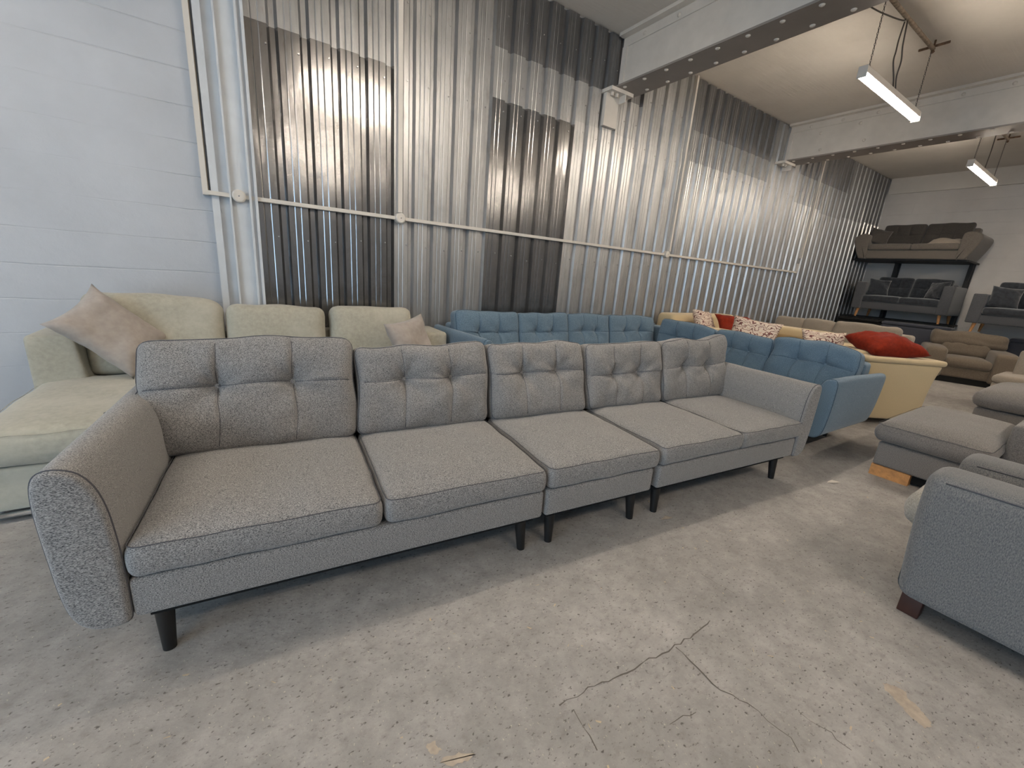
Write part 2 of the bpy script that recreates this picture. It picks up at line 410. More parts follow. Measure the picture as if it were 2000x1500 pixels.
def back_cushion(par, M, w, h, t, mat, seam=None, seed=0, tufts=None, zt=.5, ear=(0, 0), puff=.035, wr=.012, r=.045, droop=(0, 0), name='back_cushion', dimple=.035, n=(26, 5, 20), earz=.3):
    """M: bottom centre of the cushion, local x across, y to the back, z up"""
    tz = -h/2+h*zt
    def fn(p):
        q = Vector(p)
        kx = max(0, 1-abs(2*p[0]/w)**2.6); kz = max(0, 1-abs(2*p[2]/h)**2.6)
        q.y += math.copysign(puff*kx*kz, p[1])
        if p[1] < 0 and tufts:
            g = 0
            for tx in tufts:
                g += .007*math.exp(-((p[0]-tx)/.0075)**2)
                dd = (p[0]-tx)**2+(p[2]-tz)**2
                g += dimple*math.exp(-dd/(2*.032**2)) + .024*math.exp(-dd/(2*.085**2))
                ang = math.atan2(p[2]-tz, p[0]-tx)
                g += .009*math.cos(ang*7+seed*2)*math.exp(-dd/(2*.08**2))*(1-math.exp(-dd/(.02**2)))
            g += .009*math.exp(-((p[2]-tz-.01*nz(p, 5, seed))/.0085)**2)
            q.y += g*min(1, (abs(kx*kz)+.25))
        q.y += nz(p, 5, seed)*wr*1.2 + nz(p, 13, seed+9)*wr*.5
        q.z += nz((p[0], 0, 0), 4.5, seed+4)*wr*1.3*(p[2]/h+.5)
        q.x += nz((0, 0, p[2]), 5, seed+2)*wr
        s_ = (p[2]/h+.5)
        if p[0] < 0: q.z += droop[0]*(-2*p[0]/w)**2*s_
        else: q.z += droop[1]*(2*p[0]/w)**2*s_
        e = ear[0] if p[0] < 0 else ear[1]
        if e:
            k = min(1, max(0, (s_-earz)/.12)); k = k*k*(3-2*k)
            q.x += math.copysign(e*(k-1)*min(1, abs(2*p[0]/w)**3), p[0])
        return q
    mb = MB(); MM = M @ T(0, t/2, h/2)
    softbox(mb, (w, t, h), r, n, fn, MM, ex=((tuple(tufts) if tufts else ()), (), ((tz,) if tufts else ())))
    mats = [mat]
    if seam:
        mats.append(seam)
        hx, hz = w/2-.008, h/2-.008; rc = r*.9
        for yy in (-t/2+r*.5,):
            pts = []
            for cx, cz, a0 in ((hx-rc, hz-rc, 0), (-hx+rc, hz-rc, 90), (-hx+rc, -hz+rc, 180), (hx-rc, -hz+rc, 270)):
                for k in range(5): a = math.radians(a0+k*22.5); pts.append(Vector((cx+rc*math.cos(a)+.003*math.cos(a), yy, cz+rc*math.sin(a)+.003*math.sin(a))))
            full = []
            for i in range(len(pts)):
                a, c = pts[i], pts[(i+1) % len(pts)]; k = max(1, int((c-a).length/.04))
                full += [a.lerp(c, j/k) for j in range(k)]
            tube(mb, [fn(p) for p in full], .002, 5, True, MM, 1)
    if tufts and seam:
        for tx in tufts:
            tube(mb, [fn(Vector((tx, -t/2, -h/2+r*.6+(h-r*1.2)*i/24)))+Vector((0, .0004, 0)) for i in range(25)], .0016, 5, False, MM, 1)
        tube(mb, [fn(Vector((-w/2+r*.6+(w-r*1.2)*i/30, -t/2, tz)))+Vector((0, .0004, 0)) for i in range(31)], .0018, 5, False, MM, 1)
    o = mb.build(name, mats, par)
    if tufts:
        for tx in tufts:
            p = fn(Vector((tx, -t/2, tz))); bt = MB()
            softbox(bt, (.026, .014, .026), .0068, (1, 1, 1), None, MM @ T(p.x, p.y-.004, p.z)); bt.build('button', [mat], o)
    return o
def pillow(name, label, mat, x, y, z, yaw, tilt, roll, w, h, t, seed=0, group=None, pinch=.1, cat='cushion'):
    mb = MB(); n = 22; vs = []; fs = []
    for s in (-1, 1):
        for i in range(n+1):
            for j in range(n+1):
                a, c = -1+2*i/n, -1+2*j/n
                k = (max(0, 1-abs(a)**3.2)*max(0, 1-abs(c)**3.2))**.55
                px = a*w/2*(1-pinch*(1-c*c)*abs(a)); pz = c*h/2*(1-pinch*(1-a*a)*abs(c))
                wv = nz((px, s, pz), 7, seed)*.028*min(1, k*1.5)+nz((px*1.4, s, pz*1.4), 18, seed)*.008*min(1, k*2)
                vs.append(Vector((px, s*(t/2*k)+wv, pz)))
        o = 0 if s < 0 else (n+1)**2
        for i in range(n):
            for j in range(n):
                q = [o+i*(n+1)+j, o+(i+1)*(n+1)+j, o+(i+1)*(n+1)+j+1, o+i*(n+1)+j+1]; fs.append(q if s < 0 else q[::-1])
    me_off = (n+1)**2
    mb.add(vs, fs)
    ob = mb.build(name, mat)
    bm = bmesh.new(); bm.from_mesh(ob.data); bmesh.ops.remove_doubles(bm, verts=bm.verts, dist=.0008)
    bmesh.ops.recalc_face_normals(bm, faces=bm.faces); bm.to_mesh(ob.data); bm.free()
    for p in ob.data.polygons: p.use_smooth = True
    ob.matrix_world = T(x, y, z, yaw, tilt, roll)
    return tag(ob, label, cat, group)
def panel(par, name, x0, x1, y0, y1, z0, z1, mat, r=.03, fn=None, n=(6, 6, 4), M=None, mats=None):
    mb = MB(); MM = T((x0+x1)/2, (y0+y1)/2, (z0+z1)/2); MM = (M @ MM) if M else MM
    softbox(mb, (x1-x0, y1-y0, z1-z0), r, n, fn, MM)
    return mb.build(name, mat, par)
def leg(par, x, y, ztop, mat='black', r0=.028, r1=.017, sx=0, sy=0):
    mb = MB(); cone(mb, (x, y, ztop), (x+sx, y+sy, 0), r0, r1); return mb.build('leg', mat, par)
def square_leg(par, x, y, z0, z1, s, mat, s2=None):
    mb = MB(); softbox(mb, (s, s2 or s, z1-z0), .004, (1, 1, 1), None, T(x, y, (z0+z1)/2)); return mb.build('leg', mat, par)

# ------------------------------------------------------------------ room shell
X0, X1, YB, YF, ZC = -4.6, 12.42, -6.0, 4.05, 3.9
mb = MB(); box(mb, X0-.2, X1+.2, YB-.2, YF+.2, -.2, 0); mb.build('floor', 'floor', kind='structure')
mb = MB(); box(mb, X0-.2, X1+.2, YB-.2, YF+.2, ZC, ZC+.2); mb.build('ceiling', 'ceil', kind='structure')
mb = MB(); box(mb, X0-.2, X1+.2, YF, YF+.2, 0, ZC); wall_back = mb.build('wall_back', 'wallX', kind='structure', label='white painted block wall, clad with metal sheets right of the column')
mb = MB(); box(mb, X1, X1+.2, YB-.2, YF, 0, ZC)
mb.build('wall_right', 'wallY', kind='structure')
mb = MB(); box(mb, X0-.2, X1+.2, YB-.2, YB, 0, ZC); mb.build('wall_front', 'wallX', kind='structure')
mb = MB()   # left wall with a roller door opening
box(mb, X0-.2, X0, YB, -3.0, 0, ZC); box(mb, X0-.2, X0, 1.2, YF, 0, ZC); box(mb, X0-.2, X0, -3.0, 1.2, 3.3, ZC)
mb.build('wall_left', 'wallY', kind='structure')
# ledge on the end wall
mb = MB(); box(mb, X1-.05, X1, YB, YF-.06, 3.58, ZC); mb.build('trim_5', 'ceil', kind='structure')

# floor marks
def strip(mb, pts, w):
    pts = [Vector(p) for p in pts]; fine = []
    for a, c in zip(pts, pts[1:]):
        k = max(2, int((c-a).length/.025))
        for j in range(k):
            p = a.lerp(c, j/k); p += Vector((random.uniform(-1, 1), random.uniform(-1, 1)))*.007; fine.append(p)
    vs = []
    for i, p in enumerate(fine):
        d = (fine[min(i+1, len(fine)-1)]-fine[max(i-1, 0)]).normalized(); nn = Vector((-d.y, d.x))*w*random.uniform(.3, 1)/2
        vs += [(p.x+nn.x, p.y+nn.y, .0008), (p.x-nn.x, p.y-nn.y, .0008)]
    mb.add(vs, [[2*i, 2*i+1, 2*i+3, 2*i+2] for i in range(len(fine)-1)], smooth=False)
FLOOR = bpy.data.objects['floor']
def gpt(px, py):     # point of the floor seen at a photo pixel, used only to lay out the cracks
    r = Vector((px-1000, py-750, f_px)); d = Vector((r.dot(AX), r.dot(AY), r.dot(AZ))); t = -CAM_H/d.z
    return Vector((d.x*t, d.y*t))
for pts, w in (([(1385, 1210), (1365, 1232), (1320, 1262), (1260, 1292), (1200, 1325), (1150, 1345), (1080, 1385)], .006),
               ([(1320, 1262), (1350, 1290), (1375, 1320), (1410, 1350), (1460, 1372), (1500, 1405), (1545, 1445), (1580, 1500)], .006),
               ([(1120, 1380), (1150, 1440), (1185, 1485)], .004), ([(1560, 1390), (1620, 1430), (1680, 1480)], .003),
               ([(1370, 1120), (1400, 1140), (1450, 1170)], .003), ([(1310, 1420), (1370, 1380)], .003)):
    mb = MB(); strip(mb, [gpt(*p) for p in pts], w); o = mb.build('crack', 'crack', FLOOR)
def blot(cpts, name, mat):
    pts = [gpt(*p) for p in cpts]; out = []
    n = len(pts)
    for i in range(n):
        a, c = pts[i], pts[(i+1) % n]
        for j in range(5):
            out.append(a.lerp(c, j/5)+Vector((random.uniform(-1, 1), random.uniform(-1, 1)))*.004)
    mb = MB(); mb.add([(p.x, p.y, .001) for p in out], [list(range(len(out)))], smooth=False); return mb.build(name, mat, FLOOR)
blot([(1725, 1335), (1745, 1340), (1772, 1352), (1770, 1362), (1795, 1382), (1810, 1400), (1822, 1420), (1805, 1422), (1780, 1402), (1758, 1378), (1745, 1362), (1728, 1348)], 'bare_patch', 'screed')
blot([(832, 1452), (850, 1450), (862, 1465), (850, 1476), (838, 1470)], 'bare_patch', 'screed')
blot([(866, 1478), (895, 1470), (930, 1474), (915, 1484), (885, 1496), (860, 1492)], 'bare_patch', 'screed')

# ------------------------------------------------------------------ corrugated cladding
EDGES = [.19, 1.256, 2.21, 3.25, 4.27, 5.29, 6.31, 7.33, 8.35, 9.37, 10.39, 11.41, 12.40]
def sheet(xa, xb, z0, z1, yoff, mat, screws=True, label=None, nr=5):
    pitch = (xb-xa)/nr; prof = []
    yo, yi = 4.0-yoff, 4.036-yoff
    for i in range(nr):
        a = xa+i*pitch; fl = pitch*.66
        prof += [(a, yo)]
        for g in (.3, .62):
            prof += [(a+fl*g-.006, yo), (a+fl*g, yo+.003), (a+fl*g+.006, yo)]
        prof += [(a+fl, yo), (a+fl+.02, yi), (a+pitch-.018, yi)]
    prof.append((xb, yo))
    mb = MB(); nzr = max(2, int((z1-z0)/.3)); n = len(prof); vs = []
    for k in range(nzr+1):
        z = z0+(z1-z0)*k/nzr
        for x, y in prof: vs.append((x, y+.0018*nz((x, 0, z), 2.2, xa), z))
    fs = [[k*n+i, k*n+i+1, (k+1)*n+i+1, (k+1)*n+i] for k in range(nzr) for i in range(n-1)]
    vs2 = vs+[(x, y+.0012, z) for x, y, z in vs]; o = len(vs)      # thickness
    fs += [[q+o for q in f][::-1] for f in fs]
    fs += [[i, i+1, o+i+1, o+i] for i in range(n-1)]+[[nzr*n+i, nzr*n+i+1, o+nzr*n+i+1, o+nzr*n+i] for i in range(n-1)]
    mb.add(vs2, fs, smooth=False)
    if screws:
        for i in range(nr):
            for z in (z0+.12, (z0+z1)/2, z1-.1) if z1-z0 > 1.5 else ((z0+z1)/2,):
                x = xa+i*pitch+pitch*.66-.012; zz = z+random.uniform(-.03, .03)
                cone(mb, (x, yo+.001, zz), (x, yo-.007, zz), .008, .006, 6, mi=1)
    return mb.build('metal_sheet', [mat, 'screw'], wall_back, label=label)
low = ['sheet_dark', 'sheet_dull', 'sheet_dark', 'sheet_mid', 'sheet_dull', 'sheet_mid', 'sheet_mid', 'sheet_dull', 'sheet_mid', 'sheet_dull', 'sheet_mid', 'sheet_dark']
laps = [2.88, 2.88, 2.90, 2.94, 2.96, 2.93, 3.0, 3.04, 2.85, 2.8, 2.86, 2.9]
top = ['sheet_top', 'sheet_dull', 'sheet_top', 'sheet_top', 'sheet_dull', 'sheet_top', 'sheet_top', 'sheet_dull', 'sheet_top', 'sheet_topdark', 'sheet_top', 'sheet_topdark']
for i in range(12):
    a, c = EDGES[i], EDGES[i+1]
    sheet(a, c, .01, laps[i], 0, low[i], label='dark glossy corrugated metal sheet' if low[i] == 'sheet_dark' else None)
    if i in (2, 3):
        sheet(a, c, laps[i]-.06, 3.32, -.004, 'sheet_dull'); sheet(a, c, 3.26, 3.885, -.008, 'sheet_topdark')
    elif i in (5, 6, 8, 9):
        sheet(a, c, laps[i]-.06, 3.3, -.004, 'sheet_top'); sheet(a, c, 3.24, 3.885, -.008, 'sheet_topdark')
    else: sheet(a, c, laps[i]-.06, 3.885, -.004, top[i])

# ------------------------------------------------------------------ column and roof beams
mb = MB()   # painted steel column beside the cladding
box(mb, -.10, -.055, 3.99, 4.055, 0, 3.33); box(mb, -.055, .01, 4.02, 4.055, 0, 3.33)
box(mb, .01, .022, 3.955, 4.055, 0, 3.33); box(mb, .022, .135, 3.985, 4.055, 0, 3.33); box(mb, .135, .15, 3.945, 4.055, 0, 3.33)
box(mb, .15, .172, 3.965, 4.055, 0, 3.33); box(mb, .172, .19, 3.94, 4.055, 0, 3.33)
mb.build('trim_1', 'column', kind='structure', label='white painted steel column between block wall and metal cladding')
rv = None
for bi, bx in enumerate((-.05, 3.84, 7.73)):
    mb = MB()
    box(mb, bx-.008, bx+.008, YB, 3.99, 3.36, ZC)                              # web
    box(mb, bx-.17, bx+.17, YB, 4.0, 3.33, 3.348, mi=1)                           # bottom flange plate
    box(mb, bx-.09, bx+.09, YB, 3.99, 3.348, 3.36, mi=0)
    for s in (-1, 1):
        box(mb, bx+s*.008, bx+s*.02, YB, 3.99, 3.78, ZC-.002); box(mb, min(bx+s*.02, bx+s*.1), max(bx+s*.02, bx+s*.1), YB, 3.99, 3.865, ZC-.002)
    box(mb, bx-.03, bx-.008, 3.93, 3.99, 3.36, 3.78)                            # end angle
    o = mb.build('trim_%d' % (bi+2), ['steel', 'flange'], kind='structure', label='riveted steel roof beam')
    if rv is None:
        r_ = MB()
        vs = []; fs = []
        for k in range(4):
            a = k*PI/2/3.3; rr = .021*math.cos(a)
            for s in range(10): vs.append((rr*math.cos(2*PI*s/10), rr*math.sin(2*PI*s/10), -.012*math.sin(a)))
        for k in range(3):
            for s in range(10): fs.append([k*10+s, k*10+(s+1) % 10, (k+1)*10+(s+1) % 10, (k+1)*10+s])
        fs.append([30+s for s in range(10)]); r_.add(vs, fs); rv = r_.build('rivet', 'rivet', o); rv.location = (bx-.11, 3.86, 3.33); first = True
    if bi > 0:
        for k in range(16):
            for s in (-1, 1):
                c = rv.copy(); COL.objects.link(c); c.parent = o; c.location = (bx+s*.11, 3.80-.27*k+(.0 if s < 0 else -.12), 3.33)
        for k in range(12):
            c = rv.copy(); COL.objects.link(c); c.parent = o; c.location = (bx-.02, 3.70-.42*k, 3.82); c.rotation_euler = (0, PI/2, 0)
        if bi == 2:
            for yy, zz in ((3.55, 3.70), (3.05, 3.73), (3.5, 3.46), (2.95, 3.49)):
                c = rv.copy(); COL.objects.link(c); c.parent = o; c.location = (bx-.008, yy, zz); c.rotation_euler = (0, PI/2, 0)
    # bearing plate with hanging bolts and the column head below it
    if bi > 0:
        bp = MB(); box(bp, bx-.24, bx+.10, 3.86, 4.03, 3.295, 3.33)
        for dx in (-.17, -.10, .02):
            cone(bp, (bx+dx, 3.92, 3.296), (bx+dx, 3.92, 3.262), .02, .018, 8, mi=1)
        box(bp, bx-.022, bx-.012, 3.86, 4.0, 3.22, 3.295)
        bp.build('bearing_plate', ['steel', 'rivet'], o)
        if bi == 1:
            bp = MB(); box(bp, bx-.22, bx-.02, 3.955, 4.0, 2.97, 3.295); bp.build('column_head', 'steel', o)

# ------------------------------------------------------------------ surface wiring
mb = MB(); box(mb, -.12, 9.0, 3.962, 4.0, 1.675, 1.703)
tag(mb.build('cable_trunking', 'white'), 'long white horizontal cable trunking running across the metal sheets', 'trunking')
def vtrunk(x, z0, z1, label, w=.028, y0=3.962):
    mb = MB(); box(mb, x-w/2, x+w/2, y0 if x > 0 else 4.0, 4.04 if x > 0 else 4.052, z0, z1)
    if x < 0: box(mb, x+w/2-.001, x+w/2+.005, y0+.07, 4.052, z0, z1, mi=1)
    return tag(mb.build('cable_trunking', ['white', 'tan']), label, 'trunking')
vtrunk(-.135, 1.675, 3.88, 'white vertical trunking on the block wall left of the column', .034)
vtrunk(1.30, 1.74, 3.88, 'white vertical trunking rising between the first dark sheet and the pale sheet', .04)
vtrunk(5.16, 1.74, 3.88, 'white vertical trunking rising to the ceiling right of the nearer roof beam', .034)
vtrunk(9.0, 1.675, 1.85, 'short white trunking upstand at the far end of the horizontal trunking', .025)
vtrunk(9.05, 1.95, 3.88, 'far white vertical trunking rising below the farther roof beam', .03)
for x, lb in ((.07, 'round white junction box on the white column'), (1.30, 'round white junction box at the edge of the first dark sheet'), (5.10, 'round white junction box far along the trunking')):
    mb = MB(); cone(mb, (x, 4.0, 1.69), (x, 3.945, 1.69), .045, .045, 24); cone(mb, (x, 3.945, 1.69), (x, 3.938, 1.69), .045, .036, 24)
    o = tag(mb.build('junction_box', 'white'), lb, 'junction box')
    mb = MB(); cone(mb, (x, 3.9385, 1.69), (x, 3.935, 1.69), .005, .005, 8); mb.build('screw', 'screw', o)

# ------------------------------------------------------------------ lamps
def lamp(cx, cy, label, z=3.2, L=1.5):
    r = empty('batten_light', label, 'ceiling light', cx, cy, 0, group='suspended batten lights')
    mb = MB(); box(mb, -L/2, L/2, -.032, .032, z+.012, z+.062)
    mb.build('housing', 'housing', r)
    mb = MB(); softbox(mb, (L-.01, .064, .035), .014, (1, 1, 1), None, T(0, 0, z-.006)); mb.build('diffuser', 'diffuser', r)
    for s in (-1, 1):
        mb = MB(); box(mb, s*L/2-.004, s*L/2+.004, -.036, .036, z-.026, z+.066); mb.build('end_cap', 'housing', r)
        mb = MB(); x = s*(L/2-.1); k = 26; z0, z1 = z+.062, 3.79
        for i in range(k):
            a = z0+(z1-z0)*i/k; c = z0+(z1-z0)*(i+1)/k; ang = (i % 2)*PI/2
            pts = [(x+.006*math.cos(t)*math.cos(ang), .006*math.cos(t)*math.sin(ang), (a+c)/2+(c-a)*.62*math.sin(t)) for t in [q*PI/4 for q in range(8)]]
            tube(mb, pts, .0022, 4, True)
        mb.build('chain', 'cable', r)
    return r
LX = [-2.3, 1.62, 5.52, 9.42]
lamp(LX[2], 1.97, 'glowing batten light hung nearer the camera, between the two roof beams')
lamp(LX[3], 1.97, 'farther, smaller-looking glowing batten light past the second roof beam')
lamp(LX[0], 1.97, 'batten light hung near the daylight door, out of the photo')
lamp(LX[1], 1.97, 'batten light hung right above the long grey sofa, out of the photo')
for x, w_ in zip(LX, ('near the daylight door', 'beside the viewpoint', 'over the right-hand armchair', 'towards the end wall')):
    lamp(x, -1.45, 'second-row batten light %s, out of the photo' % w_)
# rusty bar and cables carrying the nearer lamp
def hangbar(x0, x1, y, label, cable):
    mb = MB(); tube(mb, [(x0, y, 3.82), (x1, y, 3.82)], .018, 8)
    for x in (x1, x0):
        tube(mb, [(x, y-.12, 3.845), (x, y+.12, 3.845)], .012, 6, mi=1); tube(mb, [(x, y, 3.82), (x, y, 3.9)], .008, 6, mi=1)
        tube(mb, [(x-.02, y, 3.805), (x, y, 3.79), (x+.02, y, 3.805)], .012, 6, mi=1)
    tag(mb.build('hanging_bar', ['paintbar', 'rust_steel']), label, 'bar')
hangbar(4.62, 6.2, 1.97, 'paint-flaked rusty bar under the ceiling carrying the nearer batten light', True)
hangbar(8.7, 10.15, 1.97, 'rusty bar carrying the farther batten light', True)
def cable(pts, label, r=.006):
    pts = [Vector(p) for p in pts]; fine = []
    for i in range(len(pts)-1):
        p0, p1, p2, p3 = pts[max(0, i-1)], pts[i], pts[i+1], pts[min(len(pts)-1, i+2)]
        for j in range(8):
            t = j/8; fine.append(.5*((2*p1)+(-p0+p2)*t+(2*p0-5*p1+4*p2-p3)*t*t+(-p0+3*p1-3*p2+p3)*t**3))
    fine.append(pts[-1]); mb = MB(); tube(mb, fine, r, 6); return tag(mb.build('power_cable', 'cable'), label, 'cable')
cable([(5.35, 1.97, 3.78), (5.38, 1.99, 3.66), (5.36, 1.98, 3.55), (5.31, 1.96, 3.45), (5.36, 1.94, 3.32), (5.5, 1.97, 3.262)], 'dark cable looping down from the bar to the nearer lamp')
cable([(5.35, 1.95, 3.78), (5.39, 1.95, 3.6), (5.42, 1.94, 3.48), (5.44, 1.95, 3.36), (5.5, 1.95, 3.262)], 'second dark cable hanging beside the first above the nearer lamp')
cable([(4.2, 2.1, 3.6), (4.55, 2.06, 3.70), (4.95, 2.0, 3.72), (5.35, 1.97, 3.79), (5.2, 2.0, 3.87)], 'dark cable slung from the nearer roof beam to the bar')
cable([(9.42, 1.97, 3.8), (9.45, 1.97, 3.5), (9.42, 1.97, 3.262)], 'cable hanging down to the farther lamp')

# ------------------------------------------------------------------ grey sectional sofa (three pieces)
GX, GY, GR = -.285, 1.51, math.atan2(-.0837, .9965)
ARM = smooth_loop([(-.182, .700), (-.145, .706), (-.105, .690), (-.076, .645), (-.060, .58), (-.054, .50), (-.050, .36), (-.050, .25), (-.056, .195), (-.10, .183), (-.145, .196), (-.178, .24), (-.194, .34), (-.201, .46), (-.203, .58), (-.200, .665)], 4)
def grey_arm(par, mirror, x_in):
    pr = [((x_in+.05+p[0]) if not mirror else (x_in-.05-p[0]), p[1]) for p in ARM]
    if mirror: pr = pr[::-1]
    mb = MB()
    def fn(p):
        q = Vector(p); k = nz(p, 6, 3 if mirror else 1)*.003; q.x += k; q.z += k; return q
    prism(mb, pr, -.075, .90, .016, fn=fn, seam_mi=1, ny=16)
    return mb.build('arm', ['grey', 'grey_seam'], par)
def grey_base(par, x0, x1):
    panel(par, 'base', x0, x1, -.065, .86, .192, .33, 'grey', .018, n=(12, 8, 2))
    mb = MB(); box(mb, x0+.03, x1-.03, -.03, .82, .165, .195); mb.build('underframe', 'under', par)
    def fn(p):
        q = Vector(p); q.y += (p[2]+.2)*.15; return q
    panel(par, 'back_frame', x0, x1, .74, .90, .30, .76, 'grey', .04, fn, (10, 2, 4))
def grey_section(name, label, x0, x1, seats, backs, legs, arm=None):
    r = empty(name, label, 'sofa', GX, GY, 0, GR, 'pieces of the long grey sofa')
    grey_base(r, x0, x1)
    for i, (a, c) in enumerate(seats): seat_cushion(r, a, c, -.075, .63, .332, .448, 'grey', 'grey_seam', r=.030, crown=.02, seed=i+int(x0*10))
    for (a, c, top, sd, ear, tl, dr, tz) in backs:
        w = c-a; back_cushion(r, T((a+c)/2, .545, .452, 0, tl), w, (top-.452)/math.cos(tl), .15, 'grey', 'grey_seam', sd, (-w*.175, w*.175), tz, ear, droop=dr, wr=.018, dimple=.042, earz=.42)
    for (x, y) in legs: leg(r, x, y, .175, 'black', .029, .019, .012 if x > (x0+x1)/2 else -.0, -.012 if y < .4 else .02)
    if arm: grey_arm(r, arm == 'right', x0 if arm == 'left' else x1)
    return r
grey_section('grey_sofa', 'grey melange sofa piece with the left arm, nearest, two seats and buttoned back cushions', -.055, 1.418,
    [(-.045, .682), (.700, 1.412)],
    [(-.145, .690, .935, 11, (.12, 0), .27, (-.01, -.02), .58), (.697, 1.420, .895, 12, (0, 0), .25, (-.01, .015), .60)],
    [(.0, .01), (1.34, .01), (.0, .78), (1.34, .78)], 'left')
grey_section('grey_sofa', 'armless single-seat grey melange sofa piece in the middle of the row', 1.432, 2.125,
    [(1.436, 2.136)], [(1.43, 2.115, .90, 13, (0, 0), .24, (0, -.005), .60)],
    [(1.51, .01), (2.05, .01), (1.51, .78), (2.05, .78)])
grey_section('grey_sofa', 'grey melange sofa piece with the right arm, farthest of the row, beside the blue sofa', 2.168, 3.50,
    [(2.168, 2.855), (2.868, 3.52)],
    [(2.14, 2.83, .89, 14, (0, 0), .23, (-.015, -.01), .52), (2.835, 3.56, .915, 15, (0, .03), .2, (-.03, .035), .55)],
    [(2.25, .01), (3.42, .01), (2.25, .78), (3.42, .78)], 'right')

# ------------------------------------------------------------------ sage corner sofa
r = empty('corner_sofa', 'pale sage corner sofa with chaise and chrome foot, by the white wall', 'sofa', 0, 2.65, 0)
panel(r, 'chaise_base', -1.07, -.12, .0, 1.3, .05, .262, 'sage', .02)
panel(r, 'base', -.12, 1.60, .60, 1.3, .055, .262, 'sage', .02)
def sag(p):
    q = Vector(p); q.z += .02*math.sin(p[1]*4)+nz(p, 4, 2)*.008; return q
seat_cushion(r, -1.06, -.13, -.02, 1.05, .265, .435, 'sage', 'sage', r=.05, crown=.03, seed=3, name='chaise_cushion', wr=.01)
seat_cushion(r, -.12, .56, .60, 1.05, .265, .435, 'sage', None, r=.05, crown=.03, seed=4)
seat_cushion(r, .57, 1.30, .60, 1.05, .265, .435, 'sage', None, r=.05, crown=.03, seed=5)
def armfn(p):
    q = Vector(p); k = (p[2]+.24)/.48
    q.x += (.0 if p[0] < 0 else .055*(1-k)); return q
panel(r, 'arm', -1.08, -.86, .90, 1.29, .24, .725, 'sage', .03, armfn, (5, 5, 5))
def armfn2(p):
    q = Vector(p); k = (p[2]+.24)/.48
    q.x -= (.0 if p[0] > 0 else .055*(1-k)); return q
panel(r, 'arm', 1.36, 1.60, .86, 1.29, .24, .715, 'sage', .03, armfn2, (5, 5, 5))
panel(r, 'back_frame', -1.02, 1.58, 1.18, 1.36, .25, .70, 'sage', .04)
for a, c, top, sd, dr in ((-.86, -.10, .985, 21, (.0, -.045)), (-.085, .60, .925, 22, (.0, -.015)), (.63, 1.33, .925, 23, (.0, .0))):
    back_cushion(r, T((a+c)/2, .98, .44, 0, .14), c-a, top-.44, .19, 'sage', None, sd, puff=.03, wr=.012, r=.075, droop=dr, n=(14, 5, 12))
mb = MB()
tube(mb, [(-1.05, -.005, .036), (-.13, -.005, .036)], .014, 10)
for x in (-1.03, -.15): tube(mb, [(x, -.005, .036), (x, 1.2, .036)], .012, 8); cone(mb, (x, .1, .03), (x, .1, 0), .012, .012)
mb.build('chrome_foot', 'chrome', r)
mb = MB(); box(mb, -1.0, 1.5, .65, 1.25, .0, .056); box(mb, -1.0, -.2, .12, .65, .02, .056); mb.build('plinth', 'under', r)
o = pillow('scatter_cushion', 'dusty beige scatter cushion tipped against the left arm of the sage sofa', 'pinkish', 0, 0, 0, 0, 0, 0, .50, .40, .16, 31, pinch=.14)
ex = Vector((.32, .04, -.33)).normalized(); ey = Vector((.22, .24, .10)); ey = (ey-ex*ey.dot(ex)).normalized(); ez = ex.cross(ey)
M_ = Matrix.Identity(4)
for i in range(3): M_[i][0] = ex[i]; M_[i][1] = -ez[i]; M_[i][2] = ey[i]
M_.translation = Vector((-.94, 3.36, .82))+ex*.25+ey*.20; o.matrix_world = M_
pillow('scatter_cushion', 'dusty beige scatter cushion at the right end of the sage sofa', 'pinkish', 1.22, 3.42, .65, .35, .3, -.18, .42, .42, .16, 32, pinch=.12)

# ------------------------------------------------------------------ blue corner sofa
r = empty('corner_sofa', 'blue L-shaped corner sofa with buttoned cushions, behind the grey sofa', 'sofa', 0, 0, 0)
panel(r, 'base', 1.78, 4.85, 3.02, 3.92, .20, .33, 'blue', .02, n=(8, 4, 2)); panel(r, 'base', 3.86, 4.85, 1.32, 3.02, .20, .33, 'blue', .02, n=(4, 8, 2))
mb = MB(); box(mb, 1.84, 4.8, 3.08, 3.85, .165, .2); box(mb, 3.92, 4.8, 1.36, 3.08, .165, .2); mb.build('underframe', 'under', r)
for a, c in ((1.80, 2.42), (2.43, 3.07), (3.08, 3.84)): seat_cushion(r, a, c, 3.0, 3.56, .33, .45, 'blue', None, seed=int(a*9))
seat_cushion(r, 3.85, 4.5, 2.93, 3.56, .33, .45, 'blue', None, seed=77)
for a, c in ((1.33, 2.10), (2.11, 2.92)): seat_cushion(r, 3.80, 4.42, a, c, .33, .45, 'blue', None, seed=int(a*19))
panel(r, 'back_frame', 1.75, 4.88, 3.76, 3.93, .3, .76, 'blue', .04); panel(r, 'back_frame', 4.70, 4.88, 1.32, 3.76, .3, .74, 'blue', .04)
for a, c, top, sd, dr in ((1.70, 2.415, .925, 41, (.0, -.01)), (2.41, 3.08, .915, 42, (0, 0)), (3.075, 3.72, .915, 43, (0, -.02)), (3.72, 4.54, .90, 44, (0, -.02))):
    w = c-a; back_cushion(r, T((a+c)/2, 3.47, .452, 0, .2), w, top-.452, .16, 'blue', 'blue_seam', sd, (-w*.16, w*.16), .55, (0, 0), droop=dr, wr=.01, n=(20, 4, 16))
